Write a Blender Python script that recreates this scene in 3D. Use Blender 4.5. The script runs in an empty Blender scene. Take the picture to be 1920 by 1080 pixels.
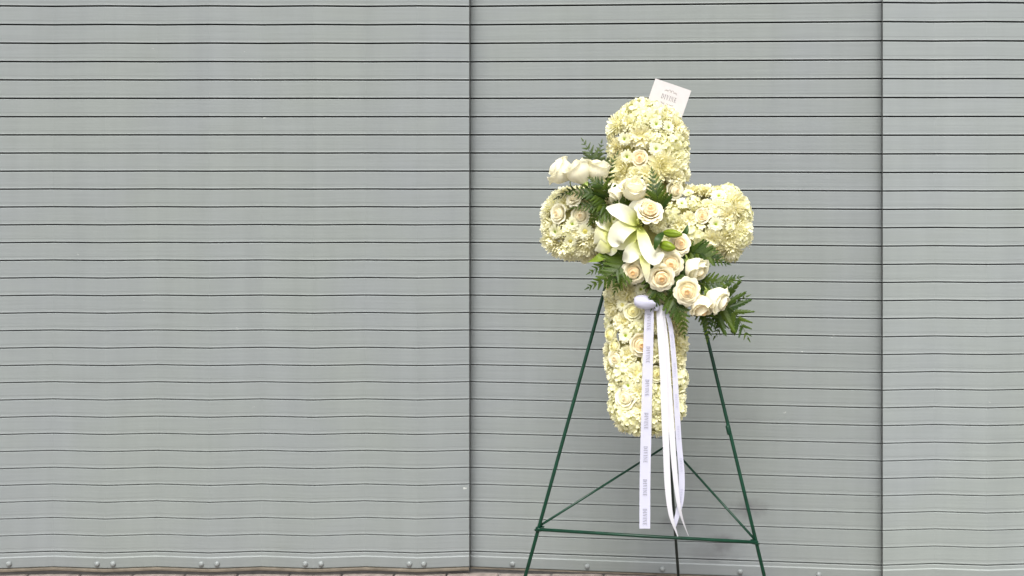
import bpy, math, random
import numpy as np
from mathutils import Vector, Matrix
random.seed(7); rng = np.random.default_rng(7)
R = math.radians
scene = bpy.context.scene
C = scene.collection

# ------------------------------------------------------------------ camera, sky, sun, exposure
F = 2107.0                      # focal length in pixels of the 1920 px wide photograph
PX, PY = 1267.0, 233.0          # where the level optical axis meets the photograph
CAM_H = 1.424                   # camera height (m)
cam_d = bpy.data.cameras.new('camera')
cam = bpy.data.objects.new('camera', cam_d); C.objects.link(cam)
cam.location = (0, 0, CAM_H); cam.rotation_euler = (R(90), 0, 0)
cam_d.sensor_fit = 'HORIZONTAL'; cam_d.sensor_width = 36.0
cam_d.lens = 36.0 * F / 1920.0
cam_d.shift_x = (960 - PX) / 1920.0
cam_d.shift_y = (PY - 540) / 1920.0
cam_d.clip_start = 0.05; cam_d.clip_end = 500
scene.camera = cam

SUN_EL, SUN_AZ = 56.0, 182.0    # high, from in front of the shutter
world = bpy.data.worlds.new('World'); scene.world = world; world.use_nodes = True
wn = world.node_tree.nodes; wl = world.node_tree.links
bg = wn['Background']; bg.inputs['Strength'].default_value = 0.13
sky = wn.new('ShaderNodeTexSky'); sky.sky_type = 'NISHITA'; sky.sun_disc = False
sky.sun_elevation = R(SUN_EL); sky.sun_rotation = R(SUN_AZ)
sky.dust_density = 6.0; sky.air_density = 1.0; sky.ozone_density = 1.0
hs = wn.new('ShaderNodeHueSaturation'); hs.inputs['Saturation'].default_value = 0.10   # overcast: grey cloud light
wl.new(sky.outputs[0], hs.inputs['Color']); wl.new(hs.outputs[0], bg.inputs['Color'])

sun_d = bpy.data.lights.new('sun', 'SUN'); sun_d.energy = 1.5; sun_d.angle = R(28); sun_d.color = (1, 0.965, 0.90)
sun = bpy.data.objects.new('sun', sun_d); C.objects.link(sun)
az = R(SUN_AZ); el = R(SUN_EL)
to_sun = Vector((math.sin(az) * math.cos(el), math.cos(az) * math.cos(el), math.sin(el)))
sun.rotation_euler = to_sun.to_track_quat('Z', 'Y').to_euler(); sun.location = (0, 1, 6)
vs = scene.view_settings
vs.view_transform = 'Standard'; vs.look = 'None'; vs.gamma = 1; vs.use_curve_mapping = False
vs.exposure = 0.74

# ------------------------------------------------------------------ helpers
def at(x, y, d):
    """point at depth d (m in front of the camera) on the photograph's pixel (x, y)"""
    return Vector(((x - PX) / F * d, d, CAM_H - (y - PY) / F * d))

def mesh(name, v, f, mat=None, smooth=True, tint=None):
    me = bpy.data.meshes.new(name)
    me.from_pydata([tuple(map(float, p)) for p in v], [], [tuple(int(i) for i in q) for q in f])
    if smooth: me.polygons.foreach_set('use_smooth', [True] * len(me.polygons))
    if tint is not None:
        a = me.attributes.new('tint', 'FLOAT', 'POINT'); a.data.foreach_set('value', [float(t) for t in tint])
    if mat: me.materials.append(mat)
    me.update()
    return me

def obj(name, me, parent=None, mw=None):
    o = bpy.data.objects.new(name, me); C.objects.link(o)
    if parent: o.parent = parent
    if mw is not None: o.matrix_basis = mw
    return o

def tag(o, label=None, cat=None, group=None, kind=None):
    if label: o['label'] = label
    if cat: o['category'] = cat
    if group: o['group'] = group
    if kind: o['kind'] = kind
    return o

class MB:
    """collects vertices, faces and a tint value per vertex"""
    def __init__(s): s.v = []; s.f = []; s.t = []
    def add(s, v, f, t=0.0):
        n = len(s.v); s.v += [tuple(p) for p in v]; s.f += [tuple(i + n for i in q) for q in f]
        s.t += list(t) if hasattr(t, '__len__') else [t] * len(v)
    def box(s, a, b, t=0.0):
        (x0, y0, z0), (x1, y1, z1) = a, b
        v = [(x, y, z) for z in (z0, z1) for y in (y0, y1) for x in (x0, x1)]
        s.add(v, [(0, 2, 3, 1), (4, 5, 7, 6), (0, 1, 5, 4), (2, 6, 7, 3), (0, 4, 6, 2), (1, 3, 7, 5)], t)
    def mesh(s, name, mat, smooth=True): return mesh(name, s.v, s.f, mat, smooth, s.t)

def grid(nu, nv, fn):
    v = []; t = []
    for j in range(nv):
        for i in range(nu):
            p = fn(-1 + 2 * i / (nu - 1), j / (nv - 1))
            if len(p) == 2: t.append(p[1]); p = p[0]
            else: t.append(0)
            v.append(p)
    f = [(j * nu + i, j * nu + i + 1, (j + 1) * nu + i + 1, (j + 1) * nu + i) for j in range(nv - 1) for i in range(nu - 1)]
    return v, f, t

def catmull(pts, n):
    P = [Vector(p) for p in pts]; P = [2 * P[0] - P[1]] + P + [2 * P[-1] - P[-2]]
    out = []; m = len(P) - 3
    for k in range(n):
        s = k / (n - 1) * m; i = min(int(s), m - 1); t = s - i
        a, b, c, d = P[i:i + 4]
        out.append(0.5 * ((2 * b) + (c - a) * t + (2 * a - 5 * b + 4 * c - d) * t * t + (3 * b - a - 3 * c + d) * t ** 3))
    return out

def tube(mb, pts, r, seg=8, tint=0.0, cap=True):
    P = [Vector(p) for p in pts]; n = len(P); v = []; f = []
    rr = [float(q) for q in r] if hasattr(r, "__len__") else [float(r)] * n
    for i in range(n):
        d = (P[min(i + 1, n - 1)] - P[max(i - 1, 0)]).normalized()
        u = d.cross(Vector((0.3, 1, 0.2))).normalized(); w = d.cross(u)
        for k in range(seg):
            a = 2 * math.pi * k / seg; v.append(P[i] + rr[i] * (math.cos(a) * u + math.sin(a) * w))
    for i in range(n - 1):
        for k in range(seg):
            f.append((i * seg + k, i * seg + (k + 1) % seg, (i + 1) * seg + (k + 1) % seg, (i + 1) * seg + k))
    if cap: f += [tuple(range(seg))[::-1], tuple(range((n - 1) * seg, n * seg))]
    mb.add(v, f, tint)

def blade(mb, spine, widths, normal, cup=0.0, n=14, m=5, ridge=0.0, wave=0.0, thick=0.0, twist=None):
    """a leaf, petal or ribbon: a curved strip along a spine, cupped across its width; tint runs base to tip"""
    P = catmull(spine, n); W = np.interp(np.linspace(0, 1, n), np.linspace(0, 1, len(widths)), widths).tolist()
    TW = np.interp(np.linspace(0, 1, n), np.linspace(0, 1, len(twist)), twist).tolist() if twist else [0] * n
    v = []; t = []; ph = random.random() * 6
    for i in range(n):
        d = (P[min(i + 1, n - 1)] - P[max(i - 1, 0)]).normalized()
        side = d.cross(Vector(normal)).normalized(); nn = side.cross(d).normalized()
        if TW[i]:
            q = Matrix.Rotation(R(TW[i]), 3, d); side = q @ side; nn = q @ nn
        for k in range(m):
            u = -1 + 2 * k / (m - 1)
            z = cup * W[i] * (u * u) + ridge * W[i] * (1 - abs(u)) ** 2 + wave * W[i] * abs(u) * math.sin(ph + i * 1.3 + u)
            v.append(P[i] + side * (u * W[i] * 0.5) + nn * z); t.append(i / (n - 1))
    f = [(i * m + k, i * m + k + 1, (i + 1) * m + k + 1, (i + 1) * m + k) for i in range(n - 1) for k in range(m - 1)]
    mb.add(v, f, t)

# ------------------------------------------------------------------ materials
def srgb(r, g, b):
    return tuple(((c / 255 / 12.92) if c / 255 <= 0.04045 else ((c / 255 + 0.055) / 1.055) ** 2.4) for c in (r, g, b)) + (1,)

def mat_new(name):
    m = bpy.data.materials.new(name); m.use_nodes = True
    return m, m.node_tree.nodes, m.node_tree.links, m.node_tree.nodes['Principled BSDF']

def ramp(n, stops):
    r = n.new('ShaderNodeValToRGB'); e = r.color_ramp.elements
    while len(e) > 1: e.remove(e[-1])
    e[0].position, e[0].color = stops[0]
    for p, c in stops[1:]:
        x = e.new(p); x.color = c
    return r

def mixrgb(n, l, fac, a, b, mode='MIX'):
    m = n.new('ShaderNodeMix'); m.data_type = 'RGBA'; m.blend_type = mode
    for sock, val in ((m.inputs[0], fac), (m.inputs[6], a), (m.inputs[7], b)):
        if hasattr(val, 'is_linked') or isinstance(val, bpy.types.NodeSocket): l.new(val, sock)
        else: sock.default_value = val
    return m.outputs[2]

def petal_mat(name, stops, transl=0.28, rough=0.5, vary=0.10, spec=0.25, hue=None, vein=0.0):
    """stops: pigment along the 'tint' attribute (0 heart or base, 1 rim or tip)"""
    m, n, l, b = mat_new(name)
    a = n.new('ShaderNodeAttribute'); a.attribute_name = 'tint'
    r = ramp(n, stops); l.new(a.outputs['Fac'], r.inputs[0])
    oi = n.new('ShaderNodeObjectInfo')
    col = r.outputs[0]
    if hue: col = mixrgb(n, l, oi.outputs['Random'], col, mixrgb(n, l, 0.35, col, hue))
    tc = n.new('ShaderNodeTexCoord'); nz = n.new('ShaderNodeTexNoise'); nz.inputs['Scale'].default_value = 60; nz.inputs['Detail'].default_value = 3
    l.new(tc.outputs['Object'], nz.inputs['Vector'])
    mr = n.new('ShaderNodeMapRange'); mr.inputs[1].default_value = 0.3; mr.inputs[2].default_value = 0.7
    mr.inputs[3].default_value = 1 - vary; mr.inputs[4].default_value = 1.0; l.new(nz.outputs[0], mr.inputs[0])
    col = mixrgb(n, l, 1.0, col, mr.outputs[0], 'MULTIPLY')
    l.new(col, b.inputs['Base Color']); b.inputs['Roughness'].default_value = rough; b.inputs['Specular IOR Level'].default_value = spec
    if transl > 0:
        tr = n.new('ShaderNodeBsdfTranslucent'); l.new(col, tr.inputs[0])
        mx = n.new('ShaderNodeMixShader'); mx.inputs[0].default_value = transl
        l.new(b.outputs[0], mx.inputs[1]); l.new(tr.outputs[0], mx.inputs[2]); l.new(mx.outputs[0], n['Material Output'].inputs[0])
    return m

M = {}
M['rose'] = petal_mat('rose_petal', [(0, (0.95, 0.70, 0.36, 1)), (0.2, (0.96, 0.79, 0.50, 1)), (0.55, (0.96, 0.88, 0.64, 1)), (1, (0.96, 0.905, 0.71, 1))], 0.30, vary=0.05)
M['rose_white'] = petal_mat('white_rose_petal', [(0, (0.94, 0.80, 0.54, 1)), (0.3, (0.95, 0.89, 0.65, 1)), (1, (0.96, 0.93, 0.75, 1))], 0.30, vary=0.05)
M['rose_yellow'] = petal_mat('yellow_rose_petal', [(0, (0.88, 0.80, 0.36, 1)), (0.3, (0.93, 0.89, 0.52, 1)), (1, (0.95, 0.93, 0.70, 1))], 0.30, vary=0.05)
M['mum'] = petal_mat('chrysanthemum_petal', [(0, (0.74, 0.70, 0.30, 1)), (0.35, (0.94, 0.91, 0.56, 1)), (1, (0.96, 0.942, 0.745, 1))], 0.30, hue=(0.95, 0.88, 0.55, 1), vary=0.05)
M['daisy'] = petal_mat('daisy_petal', [(0, (0.72, 0.80, 0.28, 1)), (0.35, (0.93, 0.92, 0.62, 1)), (1, (0.96, 0.945, 0.76, 1))], 0.34, vary=0.05)
M['daisy_eye'] = petal_mat('daisy_eye', [(0, (0.16, 0.24, 0.012, 1)), (1, (0.42, 0.52, 0.05, 1))], 0.0)
M['button_eye'] = petal_mat('button_eye', [(0, (0.50, 0.44, 0.07, 1)), (1, (0.78, 0.72, 0.25, 1))], 0.0)
M['hydrangea'] = petal_mat('hydrangea_petal', [(0, (0.70, 0.70, 0.26, 1)), (0.25, (0.93, 0.91, 0.52, 1)), (1, (0.96, 0.942, 0.715, 1))], 0.30, hue=(0.93, 0.91, 0.58, 1), vary=0.05)
M['carnation'] = petal_mat('carnation_petal', [(0, (0.74, 0.68, 0.30, 1)), (0.5, (0.945, 0.90, 0.52, 1)), (1, (0.96, 0.938, 0.695, 1))], 0.30, hue=(0.95, 0.88, 0.60, 1), vary=0.05)
M['lily'] = petal_mat('lily_petal', [(0, (0.50, 0.58, 0.08, 1)), (0.22, (0.78, 0.80, 0.36, 1)), (0.5, (0.89, 0.88, 0.70, 1)), (1, (0.90, 0.89, 0.76, 1))], 0.25, rough=0.4)
M['lily_back'] = petal_mat('lily_petal_green', [(0, (0.40, 0.48, 0.06, 1)), (0.35, (0.62, 0.64, 0.22, 1)), (0.8, (0.84, 0.82, 0.56, 1)), (1, (0.88, 0.87, 0.70, 1))], 0.25, rough=0.4)
M['bud'] = petal_mat('lily_bud', [(0, (0.11, 0.18, 0.01, 1)), (1, (0.21, 0.27, 0.02, 1))], 0.05, rough=0.35)
M['fern'] = petal_mat('fern_leaf', [(0, (0.020, 0.046, 0.004, 1)), (1, (0.039, 0.086, 0.008, 1))], 0.20, rough=0.45, vary=0.35, spec=0.28, hue=(0.17, 0.24, 0.010, 1))
M['fern_pale'] = petal_mat('pale_fern_leaf', [(0, (0.07, 0.105, 0.035, 1)), (1, (0.11, 0.15, 0.05, 1))], 0.3, rough=0.5, vary=0.3)
M['leaf'] = petal_mat('broad_leaf', [(0, (0.02, 0.05, 0.008, 1)), (1, (0.035, 0.08, 0.012, 1))], 0.12, rough=0.42, spec=0.3)
M['lime'] = petal_mat('lime_leaf', [(0, (0.14, 0.22, 0.02, 1)), (1, (0.25, 0.34, 0.04, 1))], 0.3, rough=0.45)
M['sepal'] = petal_mat('sepal', [(0, (0.22, 0.32, 0.06, 1)), (1, (0.42, 0.50, 0.16, 1))], 0.2)
M['foam'] = petal_mat('foam', [(0, (0.44, 0.41, 0.15, 1)), (1, (0.44, 0.41, 0.15, 1))], 0.0, rough=0.9, vary=0.5)

def shutter_paint(name, c1, c2, dirt=True):
    m, n, l, b = mat_new(name)
    g = n.new('ShaderNodeNewGeometry'); pos = g.outputs['Position']
    n1 = n.new('ShaderNodeTexNoise'); n1.inputs['Scale'].default_value = 2.2; n1.inputs['Detail'].default_value = 3; l.new(pos, n1.inputs['Vector'])
    mp = n.new('ShaderNodeMapping'); mp.inputs['Scale'].default_value = (1.5, 1.5, 55); l.new(pos, mp.inputs[0])
    n2 = n.new('ShaderNodeTexNoise'); n2.inputs['Scale'].default_value = 3; n2.inputs['Detail'].default_value = 5; l.new(mp.outputs[0], n2.inputs['Vector'])
    r1 = ramp(n, [(0.38, c1), (0.62, c2)]); l.new(n1.outputs[0], r1.inputs[0])
    mr = n.new('ShaderNodeMapRange'); mr.inputs[1].default_value = 0.3; mr.inputs[2].default_value = 0.7; mr.inputs[3].default_value = 0.955; mr.inputs[4].default_value = 1.03
    l.new(n2.outputs[0], mr.inputs[0]); col = mixrgb(n, l, 1.0, r1.outputs[0], mr.outputs[0], 'MULTIPLY')
    # wiped streaks running down the sheet
    mp3 = n.new('ShaderNodeMapping'); mp3.inputs['Scale'].default_value = (16, 16, 1.1); l.new(pos, mp3.inputs[0])
    n3 = n.new('ShaderNodeTexNoise'); n3.inputs['Scale'].default_value = 1.4; n3.inputs['Detail'].default_value = 4; l.new(mp3.outputs[0], n3.inputs['Vector'])
    mr3 = n.new('ShaderNodeMapRange'); mr3.inputs[1].default_value = 0.35; mr3.inputs[2].default_value = 0.7; mr3.inputs[3].default_value = 1.015; mr3.inputs[4].default_value = 0.96
    l.new(n3.outputs[0], mr3.inputs[0]); col = mixrgb(n, l, 1.0, col, mr3.outputs[0], 'MULTIPLY')
    # small chips of paler paint
    vo = n.new('ShaderNodeTexVoronoi'); vo.inputs['Scale'].default_value = 7.5; l.new(pos, vo.inputs['Vector'])
    mp4 = n.new('ShaderNodeMapping'); mp4.inputs['Scale'].default_value = (60, 60, 170); l.new(pos, mp4.inputs[0])
    n4 = n.new('ShaderNodeTexNoise'); n4.inputs['Scale'].default_value = 1.0; n4.inputs['Detail'].default_value = 3; l.new(mp4.outputs[0], n4.inputs['Vector'])
    lt = n.new('ShaderNodeMath'); lt.operation = 'LESS_THAN'; lt.inputs[1].default_value = 0.045; l.new(vo.outputs['Distance'], lt.inputs[0])
    gt = n.new('ShaderNodeMath'); gt.operation = 'GREATER_THAN'; gt.inputs[1].default_value = 0.60; l.new(n4.outputs[0], gt.inputs[0])
    mu = n.new('ShaderNodeMath'); mu.operation = 'MULTIPLY'; l.new(lt.outputs[0], mu.inputs[0]); l.new(gt.outputs[0], mu.inputs[1])
    col = mixrgb(n, l, mu.outputs[0], col, (0.46, 0.48, 0.46, 1))
    if dirt:   # sooty smudges low on the sheet behind the right-hand leg
        for (sx, sy, rad, k) in ((1397, 950, 0.085, 0.75), (1354, 1014, 0.075, 0.72), (1262, 985, 0.07, 0.5), (1330, 1038, 0.10, 0.36), (1290, 900, 0.12, 0.15), (1400, 785, 0.10, 0.14)):
            p = at(sx, sy, 3.53)
            vm = n.new('ShaderNodeVectorMath'); vm.operation = 'SUBTRACT'; l.new(pos, vm.inputs[0]); vm.inputs[1].default_value = p
            sc = n.new('ShaderNodeMapping'); sc.inputs['Rotation'].default_value = (0, R(25), 0); sc.inputs['Scale'].default_value = (0.8, 0.5, 1.7); l.new(vm.outputs[0], sc.inputs[0])
            ln = n.new('ShaderNodeVectorMath'); ln.operation = 'LENGTH'; l.new(sc.outputs[0], ln.inputs[0])
            n5 = n.new('ShaderNodeTexNoise'); n5.inputs['Scale'].default_value = 22; n5.inputs['Detail'].default_value = 4; l.new(pos, n5.inputs['Vector'])
            ad = n.new('ShaderNodeMath'); ad.operation = 'MULTIPLY_ADD'; l.new(n5.outputs[0], ad.inputs[0]); ad.inputs[1].default_value = rad * 1.3; l.new(ln.outputs['Value'], ad.inputs[2])
            mr5 = n.new('ShaderNodeMapRange'); mr5.interpolation_type = 'SMOOTHSTEP'; mr5.inputs[1].default_value = rad * 0.45; mr5.inputs[2].default_value = rad * 1.45; mr5.inputs[3].default_value = k; mr5.inputs[4].default_value = 0
            l.new(ad.outputs[0], mr5.inputs[0]); col = mixrgb(n, l, mr5.outputs[0], col, (0.085, 0.08, 0.09, 1))
    l.new(col, b.inputs['Base Color']); b.inputs['Roughness'].default_value = 0.48; b.inputs['Specular IOR Level'].default_value = 0.35
    bp = n.new('ShaderNodeBump'); bp.inputs['Strength'].default_value = 0.12; bp.inputs['Distance'].default_value = 0.002; l.new(n2.outputs[0], bp.inputs['Height']); l.new(bp.outputs[0], b.inputs['Normal'])
    return m
M['shutter'] = shutter_paint('shutter_paint', (0.227, 0.249, 0.241, 1), (0.226, 0.246, 0.251, 1))
M['shutter_brightlit'] = shutter_paint('shutter_paint_brightlit', (0.252, 0.277, 0.267, 1), (0.251, 0.274, 0.278, 1), False)  # same paint made lighter: the right section's brighter light is in its colour
def plain(name, col, rough=0.5, spec=0.4, metal=0.0, noise=0.15, scale=30):
    m, n, l, b = mat_new(name)
    g = n.new('ShaderNodeNewGeometry'); nz = n.new('ShaderNodeTexNoise'); nz.inputs['Scale'].default_value = scale; nz.inputs['Detail'].default_value = 4; l.new(g.outputs['Position'], nz.inputs['Vector'])
    mr = n.new('ShaderNodeMapRange'); mr.inputs[1].default_value = 0.3; mr.inputs[2].default_value = 0.7; mr.inputs[3].default_value = 1 - noise; mr.inputs[4].default_value = 1 + noise * 0.4; l.new(nz.outputs[0], mr.inputs[0])
    l.new(mixrgb(n, l, 1.0, col, mr.outputs[0], 'MULTIPLY'), b.inputs['Base Color'])
    b.inputs['Roughness'].default_value = rough; b.inputs['Specular IOR Level'].default_value = spec; b.inputs['Metallic'].default_value = metal
    return m
M['gap'] = plain('gap_shade', (0.012, 0.014, 0.013, 1), 0.9, 0.05)  # near-black sheet behind the slats paints the shade in their gaps
M['edge'] = plain('seam_shade', (0.05, 0.052, 0.05, 1), 0.7, 0.2)
M['bolt'] = plain('bolt_metal', (0.225, 0.245, 0.245, 1), 0.4, 0.5, 0.0, 0.2, 80)
M['seal'] = plain('seal', (0.16, 0.138, 0.108, 1), 0.8, 0.2, 0, 0.35, 25)
M['paver'] = plain('paver', (0.27, 0.225, 0.20, 1), 0.85, 0.2, 0, 0.35, 40)
M['mortar'] = plain('mortar', (0.25, 0.23, 0.21, 1), 0.9, 0.1, 0, 0.3, 60)
M['easel'] = plain('easel_enamel', (0.002, 0.036, 0.018, 1), 0.36, 0.35, 0, 0.3, 50)
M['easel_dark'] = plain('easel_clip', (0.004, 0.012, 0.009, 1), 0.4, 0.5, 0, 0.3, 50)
M['card'] = plain('card_stock', (0.545, 0.52, 0.525, 1), 0.6, 0.3, 0, 0.05, 40)
M['ink'] = plain('card_ink', (0.10, 0.09, 0.095, 1), 0.7, 0.2, 0, 0.1, 60)
M['ink_pale'] = plain('card_ornament_ink', (0.24, 0.21, 0.19, 1), 0.7, 0.2, 0, 0.1, 60)
def satin(name, col):
    m, n, l, b = mat_new(name)
    b.inputs['Base Color'].default_value = col; b.inputs['Roughness'].default_value = 0.33; b.inputs['Specular IOR Level'].default_value = 0.5
    b.inputs['Sheen Weight'].default_value = 0.15
    tc = n.new('ShaderNodeTexCoord'); mp = n.new('ShaderNodeMapping'); mp.inputs['Scale'].default_value = (900, 900, 30); l.new(tc.outputs['Object'], mp.inputs[0])
    nz = n.new('ShaderNodeTexNoise'); nz.inputs['Scale'].default_value = 1; l.new(mp.outputs[0], nz.inputs['Vector'])
    bp = n.new('ShaderNodeBump'); bp.inputs['Strength'].default_value = 0.08; bp.inputs['Distance'].default_value = 0.001; l.new(nz.outputs[0], bp.inputs['Height']); l.new(bp.outputs[0], b.inputs['Normal'])
    tr = n.new('ShaderNodeBsdfTranslucent'); tr.inputs[0].default_value = col
    mx = n.new('ShaderNodeMixShader'); mx.inputs[0].default_value = 0.18; l.new(b.outputs[0], mx.inputs[1]); l.new(tr.outputs[0], mx.inputs[2]); l.new(mx.outputs[0], n['Material Output'].inputs[0])
    return m
M['satin'] = satin('satin_ribbon', (0.56, 0.56, 0.68, 1))
M['satin_white'] = satin('white_ribbon', (0.63, 0.625, 0.67, 1))
M['ribbon_ink'] = plain('ribbon_ink', (0.21, 0.21, 0.26, 1), 0.6, 0.3, 0, 0.1, 60)
M['ribbon_ink_pale'] = plain('ribbon_ink_pale', (0.42, 0.42, 0.56, 1), 0.6, 0.3, 0, 0.1, 60)

# ------------------------------------------------------------------ the ground
D0, D1 = 3.60, 3.4847           # depth of the shutter at its left and right seams (it is seen slightly from one side)
STEP = 0.042                    # the middle section lies this far behind its neighbours
def inv_depth(px): return 1 / D0 + (px - 880) / 775.0 * (1 / D1 - 1 / D0)
FOLD = 97.5
mb = MB(); S = 25.0
mb.add([(-S, -S, -0.012), (S, -S, -0.012), (S, S, -0.012), (-S, S, -0.012)], [(0, 1, 2, 3)])
ground = tag(obj('pavement', mb.mesh('pavement', M['mortar'], False)), kind='structure', label='pinkish brick pavement at the foot of the shutter')
pb = MB()
w, dpt, h, bv = 0.1605, 0.098, 0.05, 0.003
pb.add([(-w/2, -dpt/2, -h), (w/2, -dpt/2, -h), (w/2, dpt/2, -h), (-w/2, dpt/2, -h), (-w/2, -dpt/2, -bv), (w/2, -dpt/2, -bv), (w/2, dpt/2, -bv), (-w/2, dpt/2, -bv),
        (-w/2 + bv, -dpt/2 + bv, 0), (w/2 - bv, -dpt/2 + bv, 0), (w/2 - bv, dpt/2 - bv, 0), (-w/2 + bv, dpt/2 - bv, 0)],
       [(0, 1, 5, 4), (1, 2, 6, 5), (2, 3, 7, 6), (3, 0, 4, 7), (4, 5, 9, 8), (5, 6, 10, 9), (6, 7, 11, 10), (7, 4, 8, 11), (8, 9, 10, 11)])
paver_me = pb.mesh('paver', M['paver'], False)
for row in range(2):
    for i in range(-15, 6):
        obj('paver', paver_me, ground, Matrix.Translation((0.020 + i * 0.1655 + (0.083 if row else 0), 3.515 - row * 0.102 - max(0, i) * 0.0, random.uniform(-0.0015, 0.0015))) @ Matrix.Rotation(random.uniform(-0.008, 0.008), 4, 'Z'))

# ------------------------------------------------------------------ the roller shutter: three sections of slats
LINES = [12, 46.7, 81.5, 116, 150.2, 184.6, 219, 253, 287, 320.8, 354.4, 387.8, 421.2, 454.5, 487.7, 520.5, 553.5, 586.2, 619, 651.4, 684, 716, 748.2, 780.5, 812.6, 844.6, 876.4, 907.8, 939.2, 970.5, 1002, 1033.5]
LINES = [12 - 34.8 * k for k in range(5, 0, -1)] + LINES
def section(name, label, path, d_ref, paint='shutter'):
    """path: (X, Y) corners of the folded sheet seen from above; slat joints at heights that read as LINES at depth d_ref"""
    root = bpy.data.objects.new(name, None); C.objects.link(root); tag(root, label, 'shutter', 'sections of the grey roller shutter')
    Z = [CAM_H - (y - PY) / F * d_ref for y in LINES]
    n = len(path)
    def extrude(prof):
        v = [(x, y - o, z) for (x, y) in path for (o, z) in prof]; k = len(prof)
        f = [(i * k + j, i * k + j + 1, (i + 1) * k + j + 1, (i + 1) * k + j) for i in range(n - 1) for j in range(k - 1)]
        f += [tuple(range(k)), tuple(range((n - 1) * k, n * k))[::-1]]
        return v, f
    for i in range(len(Z) - 1):
        zt, zb = Z[i], Z[i + 1]; g = 0.0029 - 0.0016 * (i / len(Z)) ** 0.8; j = random.uniform(-0.0006, 0.0006)
        prof = [(-0.009, zt - g), (-0.0006 + j, zt - g), (j, zt - g - 0.0016), (j, zb + 0.0145), (j - 0.0003, zb + 0.0120), (j - 0.0003, zb + 0.0060), (j + 0.0002, zb + 0.0046), (j + 0.0002, zb + g + 0.0005), (j, zb + g), (-0.009, zb + g)]
        v, f = extrude(prof); obj('slat', mesh('slat', v, f, M[paint], False), root)
    v, f = extrude([(-0.0095, Z[0]), (-0.0115, Z[0]), (-0.0115, 0.01), (-0.0095, 0.01)]); f += []
    obj('gap_shade_sheet', mesh('gap_shade_sheet', v, f, M['gap'], False), root)
    zz = lambda y: CAM_H - (y - PY) / F * d_ref
    v, f = extrude([(-0.009, Z[-1] - 0.0024), (-0.001, Z[-1] - 0.0024), (0, Z[-1] - 0.004), (-0.0004, zz(1041.4)), (0.0022, zz(1042.6)), (0.0027, zz(1043.2)), (0.0002, zz(1061.0)), (-0.0006, zz(1062.2)), (-0.009, zz(1062.2))])
    bar = obj('bottom_bar', mesh('bottom_bar', v, f, M[paint], False), root)
    ze = max(0.003, zz(1069.3))
    v, f = extrude([(-0.008, zz(1063.6)), (0.003, zz(1063.6)), (0.006, zz(1064.6)), (0.006, ze + 0.003), (0.003, ze), (-0.008, ze)])
    obj('weather_seal', mesh('weather_seal', v, f, M['seal'], False), root)
    return root, bar
def fold_path(px0, sgn, d_of, count, off):
    """zigzag of the folded side sections: corners every FOLD pixels, near and far in turn"""
    return [(((px0 + sgn * FOLD * k) - PX) / F * (d_of(k) - off), d_of(k) - off) for k in range(count)]
dA, dB = 1 / inv_depth(880), 1 / inv_depth(880 + FOLD)
pl = fold_path(880, -1, lambda k: dA if k % 2 == 0 else dB, 12, STEP)[::-1]
left, lbar = section('roller_shutter', 'grey folded shutter section filling the left, standing slightly proud of the flowers backdrop', pl, D0 - STEP)
dC, dE = 1 / inv_depth(1655), 1 / inv_depth(1655 - FOLD)
pr = fold_path(1655, 1, lambda k: dC if k % 2 == 0 else dE, 6, STEP)
right, rbar = section('roller_shutter', 'narrow grey folded shutter section at the right, without visible brick paving below', pr, D0 * (D1 - STEP) / D1, 'shutter_brightlit')
xs = np.linspace(880 - 45, 1655 + 45, 9)
pm = [((p - PX) / F / inv_depth(p), 1 / inv_depth(p)) for p in xs]
mid, mbar = section('roller_shutter', 'flat recessed grey shutter section directly behind the flower cross and easel', pm, D0)
for root, (x, y), sg in ((left, pl[-1], 1), (right, pr[0], -1)):       # added dark strips where the side sections stop, painting in the seam shadow
    b = MB(); zt = CAM_H - (LINES[0] - PY) / F * 3.6
    b.box((min(x, x + sg * 0.0012), y - 0.0015, 0.004), (max(x, x + sg * 0.0012), y + 0.0125, zt))
    obj('seam_shade_strip', b.mesh('seam_shade_strip', M['edge'], False), root)
bm = MB(); nv, ns = 5, 12; rad = 0.0088
v = []; f = []
for j in range(nv):
    a = j / (nv - 1) * math.pi / 2
    for k in range(ns): v.append((rad * math.cos(a) * math.cos(2 * math.pi * k / ns), -0.0065 * math.sin(a), rad * math.cos(a) * math.sin(2 * math.pi * k / ns)))
f = [(j * ns + k, (j + 1) * ns + k, (j + 1) * ns + (k + 1) % ns, j * ns + (k + 1) % ns) for j in range(nv - 1) for k in range(ns)]
bm.add(v, f); bolt_me = bm.mesh('bolt', M['bolt'])
def path_y(path, x):
    xs_ = [p[0] for p in path]; ys_ = [p[1] for p in path]; return float(np.interp(x, xs_, ys_))
for bar, path, pts, dr in ((lbar, pl, (17, 183, 212, 378, 407, 573, 602, 768, 795), D0 - STEP), (mbar, pm, (961, 1101, 1242, 1388, 1535), D0)):
    for p in pts:
        x = (p - PX) / F * path_y(path, (p - PX) / F * 3.57)
        obj('bolt', bolt_me, bar, Matrix.Translation((x, path_y(path, x) - 0.0020, CAM_H - (1054 - PY) / F * dr)))

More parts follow.
